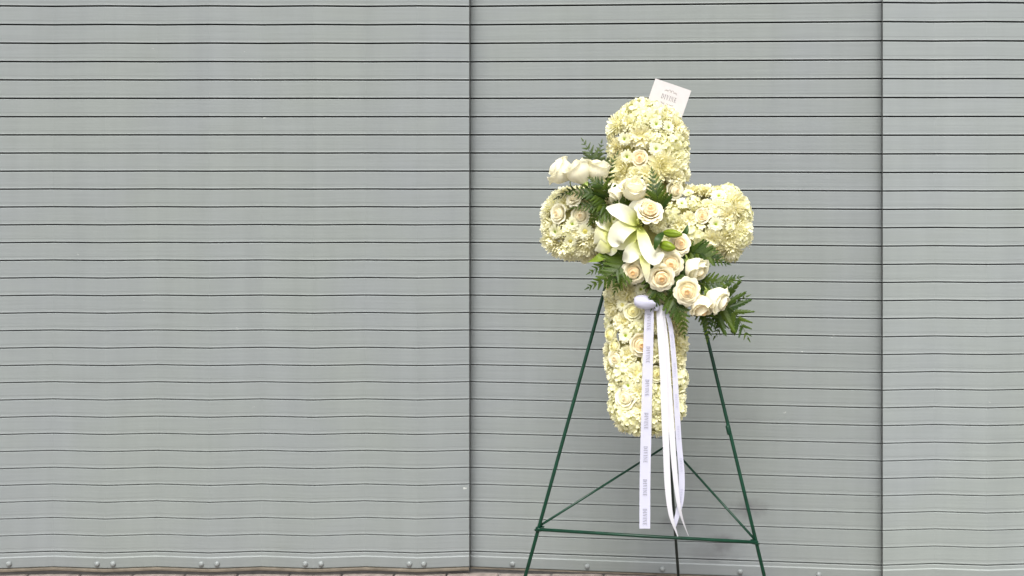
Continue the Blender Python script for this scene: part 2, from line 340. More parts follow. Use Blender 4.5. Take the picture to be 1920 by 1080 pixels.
# ------------------------------------------------------------------ the frame that the flowers are placed in: the plane of the easel's front legs
FOOT_D, APEX_D = 2.85, 3.10
APEX = at(1225, 211, APEX_D)
SL = (APEX.y - FOOT_D) / APEX.z
EN = Vector((0, -1, SL)).normalized(); EB = Vector((0, SL, 1)).normalized(); EA = Vector((1, 0, 0))
P0 = Vector((0, FOOT_D, 0)); EYE = Vector((0, 0, CAM_H))
def on(x, y, off=0.0):
    """the point that shows at pixel (x, y) on the plane off metres in front of the easel's legs"""
    d = Vector(((x - PX) / F, 1, -(y - PY) / F)); t = (EN.dot(P0 - EYE) + off) / EN.dot(d)
    return EYE + d * t
def dirv(a, b, c): return (EA * a + EB * b + EN * c).normalized()
MM = 2.93 / F                   # metres per photograph pixel at the flowers

# ------------------------------------------------------------------ easel
easel = bpy.data.objects.new('wire_easel', None); C.objects.link(easel); easel.location = (0, 0, 0)
tag(easel, 'dark green wire tripod easel holding up the flower cross', 'easel')
def ext_to_ground(a, b):
    t = a.z / (a.z - b.z); return a + (b - a) * t
lt, rt_ = on(1229, 214), on(1222, 214)
lb = ext_to_ground(on(1132, 548), on(985, 1080)); rb = ext_to_ground(on(1318, 600), on(1433, 1080))
for top, bot, r in ((on(1222, 224), lb, 0.0048), (on(1228, 224), rb, 0.0048)):
    m_ = MB(); tube(m_, [top, top.lerp(bot, 0.33), top.lerp(bot, 0.66), bot], r, 10)
    leg = obj('leg', m_.mesh('leg', M['easel']), easel)
    m_ = MB(); q = bot + Vector((0, 0, 0)); tube(m_, [bot + Vector((0, 0, 0.02)), bot], 0.0075, 10); obj('foot_cap', m_.mesh('foot_cap', M['easel_dark']), leg)
rear_top = on(1225, 226) + Vector((0, 0.014, 0))
hub = at(1254, 833, 3.19); rear_foot = ext_to_ground(hub, at(1272, 1080, 3.32))
m_ = MB(); tube(m_, [rear_top, rear_top.lerp(hub, .5), hub, hub.lerp(rear_foot, .5), rear_foot], 0.0044, 10); obj('leg', m_.mesh('leg', M['easel_dark']), easel)
cl, cr = on(1005, 992.5, 0.008), on(1420, 1017, 0.008)
m_ = MB(); tube(m_, [cl, cl.lerp(cr, .5) + Vector((0, 0, -0.001)), cr], 0.0042, 10); obj('crossbar', m_.mesh('crossbar', M['easel']), easel)
for e, sg in ((cl, 1), (cr, -1)):
    m_ = MB(); a = e + Vector((sg * 0.006, 0.010, 0.004)); tube(m_, [a, a.lerp(hub, .5), hub + Vector((0, 0, 0.0))], 0.0032, 8); obj('brace', m_.mesh('brace', M['easel']), easel)
    m_ = MB(); pts = []
    for k in range(22):          # wire wrapped round leg and crossbar
        an = k / 21 * 2 * math.pi * 2.0
        pts.append(e + EA * (sg * 0.004 + 0.0088 * math.cos(an) + sg * 0.0003 * k) + EN * (0.0075 * math.sin(an) - 0.006) + EB * (0.0045 * (k / 10 - 1)))
    tube(m_, pts, 0.0024, 6); obj('wire_wrap', m_.mesh('wire_wrap', M['easel']), easel)
m_ = MB(); pts = [hub + Vector((0.004 * math.sin(k * .9) + 0.003, -0.006 + 0.001 * k, 0.016 - 0.0055 * k)) for k in range(8)]
tube(m_, pts, 0.0036, 6); obj('clip', m_.mesh('clip', M['easel_dark']), easel)
j = on(1366, 806, 0.0); m_ = MB(); dd = (rb - on(1228, 224)).normalized(); tube(m_, [j - dd * 0.012, j - dd * .009, j + dd * .009, j + dd * 0.012], [0.0054, 0.0064, 0.0064, 0.0054], 10); obj('joint_sleeve', m_.mesh('joint_sleeve', M['easel']), easel)

# ------------------------------------------------------------------ flower meshes (unit radius, opening along +Z, base at z = 0)
def rose_petal_me(mat, r_mid, r_top, z_top, span, curl, t0, t1, tip=0.5):
    def fn(u, v):
        vv = v * (1 - (0.18 + 0.14 * tip) * abs(u) ** 2.2)
        r = 0.10 + (r_mid - 0.10) * math.sin(min(vv / 0.5, 1) * math.pi / 2) if vv < 0.5 else r_mid + (r_top - r_mid) * ((vv - 0.5) / 0.5) ** 1.5
        z = z_top * (vv ** 0.85)
        c = max(0, (v - 0.68) / 0.32); cc = curl * (1 - tip + tip * 1.25 * math.sin(math.pi * min(1, abs(u) * 1.05)))
        r += cc * c ** 1.4; z -= cc * 0.75 * c ** 2.4
        z += 0.012 * math.sin(u * 6 + r_mid * 9) * v
        a = u * span
        return (r * math.cos(a), r * math.sin(a), z), t0 + (t1 - t0) * v
    return mesh('petal', *grid(9, 8, fn)[:2], mat, True, grid(9, 8, fn)[2])
def rose_core_me(mat, r1=0.30, z=1.18):
    b = MB(); n = 40; m = 6; v = []; t = []
    for j in range(m):
        for i in range(n):
            s = i / (n - 1); a = s * 2 * math.pi * 2.2; vv = j / (m - 1)
            rr = (0.03 + r1 * s) * (0.55 + 0.45 * math.sin(vv * 2.2)) + 0.02 * (vv > 0.9)
            v.append((rr * math.cos(a), rr * math.sin(a), z * (0.30 + 0.70 * vv) * (1 - 0.03 * math.sin(a * 1.3) * vv) - 0.03 * (1 - s) * vv)); t.append(0.02 + 0.08 * s)
    f = [(j * n + i, j * n + i + 1, (j + 1) * n + i + 1, (j + 1) * n + i) for j in range(m - 1) for i in range(n - 1)]
    b.add(v, f, t)
    v = []; t = []; rr_ = (0.02, .16, .30, .44, .56); zz_ = (.98, .965, .92, .84, .70)      # the packed petals below the rims
    for r_, z_ in zip(rr_, zz_):
        for k in range(16): v.append((r_ * math.cos(k * math.pi / 8), r_ * math.sin(k * math.pi / 8), z * z_ - .07)); t.append(.06 + .5 * r_)
    b.add(v, [(i * 16 + k, i * 16 + (k + 1) % 16, (i + 1) * 16 + (k + 1) % 16, (i + 1) * 16 + k) for i in range(4) for k in range(16)], t)
    return b.mesh('rose_heart', mat)
def calyx_me():
    b = MB()
    for k in range(5):
        a = k * 2 * math.pi / 5
        fn = lambda u, v: ((lambda r, z: (r * math.cos(a) - u * 0.13 * (1 - v) ** .7 * math.sin(a), r * math.sin(a) + u * 0.13 * (1 - v) ** .7 * math.cos(a), z))(0.13 + 0.45 * v, 0.02 + 0.10 * v - 0.35 * v * v), v)
        b.add(*grid(3, 5, fn))
    tube(b, [(0, 0, 0.08), (0, 0, -0.02), (0, 0, -0.16)], [0.22, 0.19, 0.08], 10, 0.3)
    return b.mesh('calyx', M['sepal'])
CALYX = calyx_me()
stem_b = MB(); tube(stem_b, [(0, 0, -0.1), (0, 0, -0.9), (0.02, 0, -1.7)], 0.06, 7); STEM = stem_b.mesh('stem', M['leaf'])
def rose_kit(mat, kind):
    #        petals, r_mid, r_top, z_top, span, curl, tint base/rim, tip
    k = dict(open=[(3, .22, .20, 1.17, 78, .03, .04, .12, .3), (3, .33, .33, 1.15, 74, .06, .08, .26, .3), (4, .45, .47, 1.10, 62, .10, .15, .5, .3), (4, .57, .62, 1.02, 60, .14, .3, .75, .4), (5, .70, .78, .92, 52, .19, .4, 1, .5), (5, .80, .92, .80, 50, .24, .6, 1, .6)],
             half=[(3, .22, .13, 1.50, 80, .02, .05, .2, .3), (3, .38, .26, 1.53, 80, .03, .12, .4, .3), (3, .56, .44, 1.56, 78, .08, .3, .9, .5), (3, .70, .62, 1.52, 76, .20, .6, 1, .9), (3, .76, .74, 1.42, 70, .26, .8, 1, .95)],
             small=[(3, .24, .22, 1.08, 76, .03, .04, .15, .3), (4, .40, .40, 1.06, 64, .07, .1, .4, .3), (4, .57, .62, .98, 60, .12, .25, .8, .4), (5, .76, .88, .84, 52, .18, .5, 1, .5)])[kind]
    out = []; gi = 0
    for li, (n, rm, rt, zt, sp, cu, t0, t1, tip) in enumerate(k):
        me = rose_petal_me(mat, rm, rt, zt, R(sp), cu, t0, t1, tip)
        for i in range(n):
            out.append((me, 2 * math.pi * i / n + li * 0.65, li)); gi += 1
    return rose_core_me(mat, 0.17, k[0][3] * 1.02), out
KITS = {(m, k): rose_kit(M[m], k) for m in ('rose', 'rose_white', 'rose_yellow') for k in ('open', 'half', 'small')}
def frame(pos, axis, scale, spin=None):
    q = Vector(axis).to_track_quat('Z', 'Y').to_matrix().to_4x4()
    return Matrix.Translation(pos) @ q @ Matrix.Rotation(random.random() * 6.28 if spin is None else spin, 4, 'Z') @ Matrix.Scale(scale, 4)
def build_rose(pos, axis, rad, mat='rose', kind='open', parent=None, calyx=True, spin=None, squash=1.0, label=None):
    heart, petals = KITS[(mat, kind)]
    mw = frame(pos - Vector(axis).normalized() * rad * (0.80 if kind == 'half' else 0.65), axis, rad, spin)
    root = obj('rose', heart, parent, mw) if parent else bpy.data.objects.new('rose', None)
    if not parent:
        C.objects.link(root); root.matrix_basis = mw; obj('heart', heart, root)
    for me, a, li in petals:
        j = 0.03 + 0.018 * li
        obj('petal', me, root, Matrix.Rotation(a + random.uniform(-.15, .15), 4, 'Z') @ Matrix.Rotation(random.uniform(-j, j * 1.3), 4, 'Y') @ Matrix.Diagonal((1, 1, random.uniform(.94, 1.04), 1)))
    if calyx:
        obj('calyx', CALYX, root); obj('stem', STEM, root)
    return root

def sphere_dirs(n, th0, th1):
    out = []
    for i in range(n):
        z = math.cos(th0) + (math.cos(th1) - math.cos(th0)) * (i + .5) / n; a = i * 2.39996
        out.append((a, math.acos(max(-1, min(1, z)))))
    return out
def mum_me(seed, incurve=0.5, n=120, w=0.085):
    random.seed(seed); b = MB()
    for (a, th) in sphere_dirs(n, 0.05, 1.95):
        th += random.uniform(-.08, .08); a += random.uniform(-.1, .1)
        L = random.uniform(.78, 1.14) * (0.86 + 0.14 * min(1, th)); inc = incurve * random.uniform(.5, 1.3)
        c, s = math.cos(a), math.sin(a); pts = []; nn = 6; v = []; t = []
        for k in range(nn):
            q = k / (nn - 1); r = 0.15 + (L - 0.15) * q; tt = th * (1 - inc * 0.45 * max(0, q - .55) / .45) if th < 1.2 else th - inc * .25 * q * q
            p = Vector((r * math.sin(tt) * c, r * math.sin(tt) * s, r * math.cos(tt) * 0.85 + .12))
            ww = w * (0.55 + 0.9 * q) * (1 if q < .8 else 1 - 3.2 * (q - .8)); sd = Vector((-s, c, 0))
            ou = Vector((math.sin(tt) * c, math.sin(tt) * s, math.cos(tt))).cross(sd)
            for u in (-1, 0, 1): v.append(p + sd * u * ww + ou * (0.5 * ww * (abs(u) - .5))); t.append(q)
        f = [(k * 3 + i, k * 3 + i + 1, (k + 1) * 3 + i + 1, (k + 1) * 3 + i) for k in range(nn - 1) for i in range(2)]
        b.add(v, f, t)
    return b.mesh('petals', M['mum'])
def ball_me(name, mat, r, zc, flat=1.0, bumps=0.0, t=0.2):
    b = MB(); nu, nv = 12, 7; v = []; tt = []
    for j in range(nv):
        th = math.pi * 0.98 * j / (nv - 1) + .01
        for k in range(nu):
            rr = r * (1 + bumps * ((j + k) % 2))
            v.append((rr * math.sin(th) * math.cos(6.283 * k / nu), rr * math.sin(th) * math.sin(6.283 * k / nu), zc + flat * rr * math.cos(th))); tt.append(t if not bumps else min(1, .9 * j / 4 + .2 * ((j + k) % 2)))
    f = [(j * nu + k, (j + 1) * nu + k, (j + 1) * nu + (k + 1) % nu, j * nu + (k + 1) % nu) for j in range(nv - 1) for k in range(nu)]
    b.add(v, f, tt); return b.mesh(name, mat)
def daisy_me(seed, rows=3, r0=0.22):
    random.seed(seed); b = MB()
    for row in range(rows):
        n = 15; el_ = 0.22 + 0.27 * row
        for i in range(n):
            a = 6.283 * (i + .37 * row) / n + random.uniform(-.08, .08); L = random.uniform(.88, 1.05) * (1 - 0.13 * row); e = el_ + random.uniform(-.1, .1)
            c, s = math.cos(a), math.sin(a)
            def fn(u, v):
                r = r0 * .7 + (L - r0 * .7) * v; z = 0.12 + r * math.sin(e) * (1 - .25 * v * v) + .04 * (u * u); ww = 0.135 * (0.5 + .9 * v) * (1 if v < .75 else max(.25, 1 - 2.6 * (v - .75)))
                return (r * math.cos(e) * c - u * ww * s, r * math.cos(e) * s + u * ww * c, z), v
            b.add(*grid(3, 6, fn))
    return b.mesh('petals', M['daisy'])
def hydrangea_me(seed, n=24):
    random.seed(seed); b = MB()
    for (a, th) in sphere_dirs(n, 0.0, 1.75):
        th += random.uniform(-.12, .12); a += random.uniform(-.15, .15); r = random.uniform(.80, 1.0)
        ax = Vector((math.sin(th) * math.cos(a), math.sin(th) * math.sin(a), math.cos(th) * .8)).normalized()
        ax = (ax + Vector((random.uniform(-.3, .3), random.uniform(-.3, .3), random.uniform(-.2, .3)))).normalized()
        Q = ax.to_track_quat('Z', 'Y').to_matrix() @ Matrix.Rotation(random.random() * 6, 3, 'Z')
        ctr = Vector((r * math.sin(th) * math.cos(a), r * math.sin(th) * math.sin(a), r * math.cos(th) * .75 + .15)); sz = random.uniform(.26, .36)
        for k in range(4):
            aa = k * math.pi / 2 + random.uniform(-.12, .12); bend = random.uniform(-.1, .45); ru = random.uniform(0, 6)
            def fn(u, v):
                ww = .56 * math.sin(min(1, v * 1.15) * 2.3) ** .8 if v > 0 else 0.05; x = v; y = u * ww
                p = Vector((x * math.cos(aa) - y * math.sin(aa), x * math.sin(aa) + y * math.cos(aa), bend * v * v - .10 * u * u + .07 * math.sin(ru + 4 * u) * v))
                return tuple(ctr + Q @ (p * sz)), v
            b.add(*grid(5, 4, fn))
    return b.mesh('florets', M['hydrangea'])
def carnation_me(seed, n=42):
    random.seed(seed); b = MB()
    for (a, th) in sphere_dirs(n, 0.05, 1.5):
        a += random.uniform(-.2, .2); th *= random.uniform(.85, 1.1); L = random.uniform(.85, 1.05); ph = random.random() * 6; c, s = math.cos(a), math.sin(a)
        tw = random.uniform(-.7, .7)
        def fn(u, v):
            r = L * v; tt = th + .16 * v * v; ww = .07 + .26 * v; wob = .085 * v * v * math.sin(ph + u * 6.5); zig = .05 * (v > .95) * math.sin(u * 17 + ph)
            p = Vector(((r + zig) * math.sin(tt) * c, (r + zig) * math.sin(tt) * s, (r + zig) * math.cos(tt) * .80 + .1)); sd = Vector((-s, c, 0)); ou = Vector((math.cos(tt) * c, math.cos(tt) * s, -math.sin(tt)))
            sd2 = sd * math.cos(tw) + ou * math.sin(tw); ou2 = ou * math.cos(tw) - sd * math.sin(tw)
            return tuple(p + sd2 * u * ww + ou2 * (wob + .05 * u * u)), v
        b.add(*grid(8, 4, fn))
    return b.mesh('petals', M['carnation'])
st = random.getstate()
MUMS = [mum_me(i, .45 + .2 * (i % 2), 84, .10) for i in range(4)] + [mum_me(9, .05, 76, .075)]
DAISIES = [daisy_me(20 + i) for i in range(3)]; HYDR = [hydrangea_me(30 + i) for i in range(4)]; CARN = [carnation_me(40 + i) for i in range(4)]
random.setstate(st)
MUM_HEART = ball_me('chrysanthemum', M['mum'], .40, .15, .8, 0, 0.12); HYD_HEART = ball_me('hydrangea', M['hydrangea'], .62, .12, .75, 0, .1)
CAR_HEART = ball_me('carnation', M['carnation'], .42, .1, .8, 0, .1); EYE_G = ball_me('daisy', M['daisy_eye'], .23, .22, .55, .10); EYE_B = ball_me('button_daisy', M['button_eye'], .34, .25, .6, .14)

# ------------------------------------------------------------------ the flower cross
cross = bpy.data.objects.new('flower_cross', None); C.objects.link(cross); cross.location = on(1213, 640, 0.0)
tag(cross, 'standing funeral cross packed with cream roses, chrysanthemums and hydrangeas on the easel', 'flower cross')
CI = cross.location.copy()
def loc(p): return Vector((p - P0).dot(e) for e in (EA, EB, EN))
RAD, C0 = 0.072, 0.082
def lc(x, y): q = loc(on(x, y, 0.10)); return q.x, q.y
def rbox(a, b, cx, cy, hx, hy, r):
    qx = np.abs(a - cx) - (hx - r); qy = np.abs(b - cy) - (hy - r)
    return np.sqrt(np.maximum(qx, 0) ** 2 + np.maximum(qy, 0) ** 2) + np.minimum(np.maximum(qx, qy), 0) - r
x0, y0 = lc(1144, 192); x1, y1 = lc(1283, 823); B_LOW = lc(1213, 665)[1]; h0, g0 = lc(1020, 482); h1, g1 = lc(1405, 354)
def sd2(a, b):
    d1 = rbox(a, b, (x0 + x1) / 2, (y0 + y1) / 2, (x1 - x0) / 2, (y0 - y1) / 2, 0.093)
    d2 = rbox(a, b, (h0 + h1) / 2, (g0 + g1) / 2, (h1 - h0) / 2, (g1 - g0) / 2, 0.070)
    d1 = d1 + 0.010 * np.clip((b - B_LOW) / -0.08, 0, 1)      # the foot of the column is a little narrower
    return np.minimum(d1, d2)
def sd3(p, shrink=0.0):
    d = sd2(p[0], p[1]) + RAD
    return math.hypot(max(float(d), 0), p[2] - C0) - RAD + shrink
def grad(p):
    e = 1e-4; g = Vector()
    for i in range(3):
        q = list(p); q[i] += e; r = list(p); r[i] -= e; g[i] = sd3(q) - sd3(r)
    return g.normalized() if g.length > 0 else Vector((0, 0, 1))
def to_surface(p):
    p = Vector(p)
    for _ in range(4): p = p - grad(p) * sd3(p)
    return p, grad(p)
def wld(p): return P0 + EA * p[0] + EB * p[1] + EN * p[2]
# foam base: the same outline, smaller
fb = MB(); NX, NY = 44, 90
ax_ = np.linspace(min(x0, h0) - .01, max(x1, h1) + .01, NX); by_ = np.linspace(y1 - .01, y0 + .01, NY); ids = {}
for j, bb in enumerate(by_):
    for i, aa in enumerate(ax_):
        d = float(sd2(aa, bb)) + RAD; R2 = RAD - 0.022
        if d < R2:
            hgt = math.sqrt(max(R2 * R2 - max(d, 0) ** 2, 0)); ids[(i, j)] = len(fb.v); fb.v.append(tuple(wld((aa, bb, C0 + hgt)) - CI)); fb.v.append(tuple(wld((aa, bb, C0 - hgt)) - CI))
for (i, j), k in ids.items():
    q = [ids.get(t) for t in ((i, j), (i + 1, j), (i + 1, j + 1), (i, j + 1))]
    if all(z is not None for z in q):
        fb.f.append(tuple(q)); fb.f.append(tuple(z + 1 for z in q[::-1]))
fb.t = [0] * len(fb.v)
obj('foam_base', fb.mesh('foam_base', M['foam']), cross)

placed = []
def add_flower(kind, p, nrm, rad):
    pos = wld(p) - CI; ax = (EA * nrm[0] + EB * nrm[1] + EN * nrm[2]).normalized()
    ax = (ax + Vector([random.uniform(-.16, .16) for _ in range(3)])).normalized()
    placed.append((Vector(p), rad, kind))
    if kind in ('rose', 'rose_white', 'rose_yellow'):
        return build_rose(pos + ax * rad * .15, ax, rad, kind, 'small', cross, False)
    base = pos - ax * (rad * 0.45 + random.uniform(-.005, .004))
    def two(name, heart, part, me, k=1.0):
        o = obj(name, heart, cross, frame(base, ax, rad * k)); c = obj(part, me, o); c['kind'] = 'stuff'; return o
    if kind == 'mum': return two('chrysanthemum', MUM_HEART, 'petals', random.choice(MUMS[:4]))
    if kind == 'spider': return two('chrysanthemum', MUM_HEART, 'petals', MUMS[4], 1.06)
    if kind == 'daisy': base = pos - ax * rad * .08; rad *= .95; return two('daisy', EYE_G, 'petals', random.choice(DAISIES))
    if kind == 'button': base = pos - ax * rad * .05; return two('daisy', EYE_B, 'petals', random.choice(DAISIES))
    if kind == 'hyd': return two('hydrangea', HYD_HEART, 'florets', random.choice(HYDR))
    if kind == 'carn': return two('carnation', CAR_HEART, 'petals', random.choice(CARN))
def surf_px(x, y):
    p = loc(on(x, y, 0.15)); d = float(sd2(p.x, p.y)) + RAD
    p.z = C0 + math.sqrt(max(RAD * RAD - min(max(d, 0), RAD) ** 2, 0))
    # follow the line of sight down to the dome
    for _ in range(3):
        q = loc(on(x, y, p.z)); d = float(sd2(q.x, q.y)) + RAD; q.z = C0 + math.sqrt(max(RAD * RAD - min(max(d, 0), RAD * .97) ** 2, 0)); p = q
    return p, grad(p)
KNOWN = [  # kind, x, y, radius in photograph pixels
 ('rose', 1200, 297, 16), ('carn', 1200, 254, 25), ('daisy', 1230, 233, 15), ('daisy', 1172, 261, 15), ('daisy', 1230, 280, 16), ('daisy', 1177, 294, 16), ('daisy', 1252, 240, 15),
 ('hyd', 1196, 205, 30), ('hyd', 1228, 208, 24), ('spider', 1156, 232, 26), ('hyd', 1268, 262, 24), ('mum', 1244, 312, 30), ('mum', 1165, 314, 26), ('mum', 1270, 305, 24), ('carn', 1270, 234, 20), ('hyd', 1256, 272, 18), ('carn', 1150, 278, 20), ('hyd', 1232, 258, 17), ('carn', 1210, 325, 17), ('carn', 1268, 332, 18),
 ('rose_white', 1264, 357, 19), ('carn', 1299, 354, 19), ('carn', 1322, 356, 19), ('daisy', 1278, 383, 14), ('daisy', 1348, 369, 17), ('daisy', 1342, 420, 17), ('button', 1341, 398, 13), ('rose', 1318, 405, 15),
 ('hyd', 1303, 437, 24), ('hyd', 1258, 402, 19), ('carn', 1272, 421, 19), ('hyd', 1370, 358, 22), ('mum', 1382, 384, 27), ('mum', 1390, 424, 27), ('carn', 1366, 404, 17), ('mum', 1366, 448, 26), ('spider', 1370, 468, 24), ('hyd', 1398, 402, 18), ('carn', 1336, 450, 20), ('hyd', 1302, 380, 14), ('hyd', 1393, 448, 18),
 ('rose_white', 1049, 401, 19), ('rose_white', 1089, 405, 18), ('daisy', 1073, 420, 15), ('daisy', 1043, 434, 17), ('button', 1098, 433, 17), ('button', 1069, 450, 14), ('mum', 1031, 455, 24), ('mum', 1096, 463, 23), ('mum', 1056, 472, 24), ('mum', 1026, 422, 22), ('mum', 1032, 384, 20), ('mum', 1082, 478, 20), ('carn', 1058, 376, 18), ('mum', 1112, 448, 18),
 ('rose_yellow', 1187, 584, 17), ('rose_yellow', 1147, 628, 18), ('rose_yellow', 1154, 650, 16), ('daisy', 1174, 629, 16), ('rose', 1202, 646, 21), ('rose_white', 1157, 671, 18), ('daisy', 1179, 723, 15), ('rose_white', 1174, 746, 20), ('rose_yellow', 1231, 701, 16), ('carn', 1193, 700, 20),
 ('daisy', 1202, 543, 14), ('mum', 1170, 549, 22), ('button', 1168, 572, 12), ('mum', 1148, 580, 22), ('carn', 1166, 603, 20), ('hyd', 1196, 612, 18), ('hyd', 1165, 700, 22), ('hyd', 1160, 768, 24), ('hyd', 1196, 806, 22), ('hyd', 1180, 786, 20), ('carn', 1204, 770, 20), ('carn', 1196, 735, 18), ('hyd', 1232, 800, 22), ('hyd', 1272, 768, 22),
 ('mum', 1272, 600, 22), ('mum', 1276, 640, 22), ('mum', 1270, 676, 22), ('hyd', 1276, 712, 24), ('mum', 1274, 744, 22), ('carn', 1248, 786, 20), ('hyd', 1250, 735, 20), ('carn', 1238, 660, 20), ('carn', 1236, 610, 18), ('hyd', 1228, 760, 18), ('carn', 1176, 665, 17), ('hyd', 1152, 732, 18), ('hyd', 1060, 434, 13), ('carn', 1079, 437, 12), ('carn', 1344, 384, 13), ('hyd', 1362, 386, 14), ('carn', 1326, 384, 12), ('hyd', 1066, 466, 14)]
for kind, x, y, r in KNOWN:
    p, nn = surf_px(x, y); add_flower(kind, p, nn, r * MM * (1.10 if kind in ('hyd', 'carn', 'mum') else 1.0))
# fill the rest of the cushion, front and sides
tries = 0; nfill = 0
while tries < 9000 and nfill < 230:
    tries += 1
    a = random.uniform(min(x0, h0), max(x1, h1)); b = random.uniform(y1, y0)
    if abs(float(sd2(a, b))) > 0.06 and float(sd2(a, b)) > 0: continue
    p, nn = to_surface((a + random.uniform(-.03, .03), b + random.uniform(-.03, .03), random.uniform(0.045, 0.17)))
    if nn.z < -0.45 or not np.isfinite(p.x): continue
    w_ = wld(p); sx = PX + w_.x / w_.y * F; sy = PY - (w_.z - CAM_H) / w_.y * F
    if ((sx - 1190) / 50) ** 2 + ((sy - 450) / 55) ** 2 < 1: continue       # under the spray
    kind = random.choices(['mum', 'hyd', 'carn', 'daisy', 'rose_yellow'], [4, 4, 4, .5, 0.4])[0]
    rad = {'mum': 21, 'hyd': 20, 'carn': 17, 'daisy': 13, 'rose_yellow': 13}[kind] * random.uniform(.85, 1.1) * MM
    if all((p - q).length > (0.54 if k_ in ('hyd', 'carn', 'mum', 'spider') else 0.86) * (rad + r) for q, r, k_ in placed):
        add_flower(kind, p, nn, rad); nfill += 1

# ------------------------------------------------------------------ the spray: roses
def spray_rose(x, y, off, d, rpx, label, mat='rose', kind='open', spin=None):
    o = build_rose(on(x, y, off), dirv(*d), rpx * MM * (0.90 if kind == 'open' else 0.96), mat, kind, None, True, spin); tag(o, label, 'rose', 'roses in the spray across the cross'); return o
SR = [
 (1053, 322, .19, (-.80, .50, .05), 30, 'white rose seen from its side, outermost of the three at upper left', 'rose_white', 'half'),
 (1087, 323, .205, (-.42, .84, .05), 32, 'white rose with pointed petals, middle of the three in a row at upper left', 'rose_white', 'half'),
 (1119, 322, .19, (.10, .92, .02), 30, 'white rose beside the column of the cross, innermost of the three at upper left', 'rose_white', 'half'),
 (1190, 357, .21, (-.08, .80, .50), 30, 'tall cream rose just left of the upright fern frond', 'rose_white', 'half'),
 (1152, 361, .19, (-.80, -.45, .25), 26, 'pale cream rose lying sideways, tucked left of the tall cream rose', 'rose_white', 'half'),
 (1217, 394, .225, (.22, .45, .80), 27, 'cream rose with peach heart resting above the open lily', 'rose', 'open'),
 (1275, 458, .195, (.25, .10, .95), 21, 'small cream rose directly right of the green lily buds', 'rose', 'open'),
 (1258, 495, .21, (.05, -.15, .95), 23, 'cream rose below the lily buds, touching the lower cream rose', 'rose', 'open'),
 (1240, 521, .225, (.12, -.28, .95), 25, 'large open cream rose right of the hanging lily petal', 'rose', 'open'),
 (1188, 510, .205, (-.12, -.25, .95), 22, 'open cream rose left of the hanging lily petal', 'rose', 'open'),
 (1303, 503, .20, (.66, -.58, .34), 28, 'white rose with green sepals turned down to the right, under the right arm', 'rose_white', 'half'),
 (1289, 547, .225, (-.02, -.15, .97), 25, 'large full blown cream rose at the lower right of the spray', 'rose', 'open'),
 (1314, 572, .20, (.25, -.88, .28), 27, 'cream rose hanging head down in front of the right easel leg', 'rose', 'half'),
 (1344, 560, .20, (.80, -.50, .18), 29, 'white rose farthest right, tilted away with green sepals', 'rose_white', 'half'),
 (1078, 369, .165, (-.40, .45, .70), 19, 'pale rose half hidden by fern on top of the left arm', 'rose_white', 'open')]
for a in SR: spray_rose(a[0], a[1], a[2], a[3], a[4], a[5], a[6], a[7])

# ------------------------------------------------------------------ lilies, lily buds
def part(name, mbx, mat, root): 
    o = obj(name, mbx.mesh(name, mat), root); o.matrix_parent_inverse = root.matrix_basis.inverted(); return o
def thing(name, pos, label, cat, group=None):
    o = bpy.data.objects.new(name, None); C.objects.link(o); o.location = pos; o.matrix_basis = Matrix.Translation(pos); tag(o, label, cat, group); return o
def lily(center, petals, label, pistil=True):
    root = thing('lily', on(*center), label, 'lily', 'lilies in the spray')
    for pts, ws, nrm, cup, mat in petals:
        b = MB(); blade(b, [on(*p) for p in pts], [w_ * MM * 1.14 for w_ in ws], dirv(*nrm), cup, 16, 7, -0.05, 0.03); part('petal', b, M[mat], root)
    if pistil:
        b = MB(); c = on(*center); tube(b, [c - EN * .02, c + EN * .015 + EB * .004, c + EN * .035 + EB * .012], [.003, .0025, .004], 7, 0.1); part('pistil', b, M['lily'], root)
        for k in range(5):
            b = MB(); a = k * 1.2 + .4; e_ = c + EN * .026 + EA * (.011 * math.cos(a)) + EB * (.011 * math.sin(a) - .003); tube(b, [c - EN * .015, c.lerp(e_, .6), e_], .0011, 5, .15); part('stamen', b, M['lily'], root)
lily((1197, 423, .195), [
  (((1196, 421, .195), (1180, 408, .222), (1160, 396, .232), (1137, 389, .21)), (8, 21, 27, 23, 3), (-.1, .3, 1), .16, 'lily'),
  (((1195, 424, .19), (1178, 425, .225), (1162, 437, .24), (1156, 452, .232), (1163, 457, .220)), (9, 26, 33, 25, 3), (-.2, .1, 1), .20, 'lily'),
  (((1196, 418, .19), (1191, 402, .212), (1194, 385, .225), (1206, 373, .212)), (8, 19, 24, 18, 3), (-.5, .2, 1), .18, 'lily'),
  (((1199, 419, .19), (1206, 408, .22), (1207, 396, .24), (1200, 388, .246)), (7, 14, 15, 10, 2), (.5, .2, 1), .2, 'lily'),
  (((1199, 425, .19), (1205, 446, .235), (1213, 470, .252), (1227, 485, .246), (1245, 474, .222)), (8, 19, 21, 22, 4), (.2, 0, 1), .16, 'lily'),
  (((1194, 427, .185), (1182, 445, .21), (1168, 457, .215), (1150, 464, .19)), (8, 20, 22, 17, 3), (-.1, -.1, 1), .16, 'lily_back')],
  'big open white lily with a lime green throat at the middle of the cross')
lily((1152, 448, .165), [
  (((1153, 444, .165), (1137, 434, .195), (1122, 440, .20), (1113, 456, .175)), (11, 32, 37, 27, 3), (-.2, .3, 1), -.16, 'lily_back'),
  (((1153, 452, .165), (1140, 458, .20), (1126, 466, .195), (1115, 470, .175)), (9, 23, 25, 17, 2), (-.1, -.2, 1), -.12, 'lily_back'),
  (((1150, 430, .165), (1138, 421, .19), (1126, 414, .195), (1120, 402, .18)), (8, 20, 22, 14, 2), (-.2, .3, 1), .15, 'lily'),
  (((1154, 458, .165), (1146, 470, .185), (1136, 474, .18)), (8, 16, 14, 2), (-.1, -.4, 1), .1, 'lily')],
  'half open greenish white lily turned left beside the left arm', False)
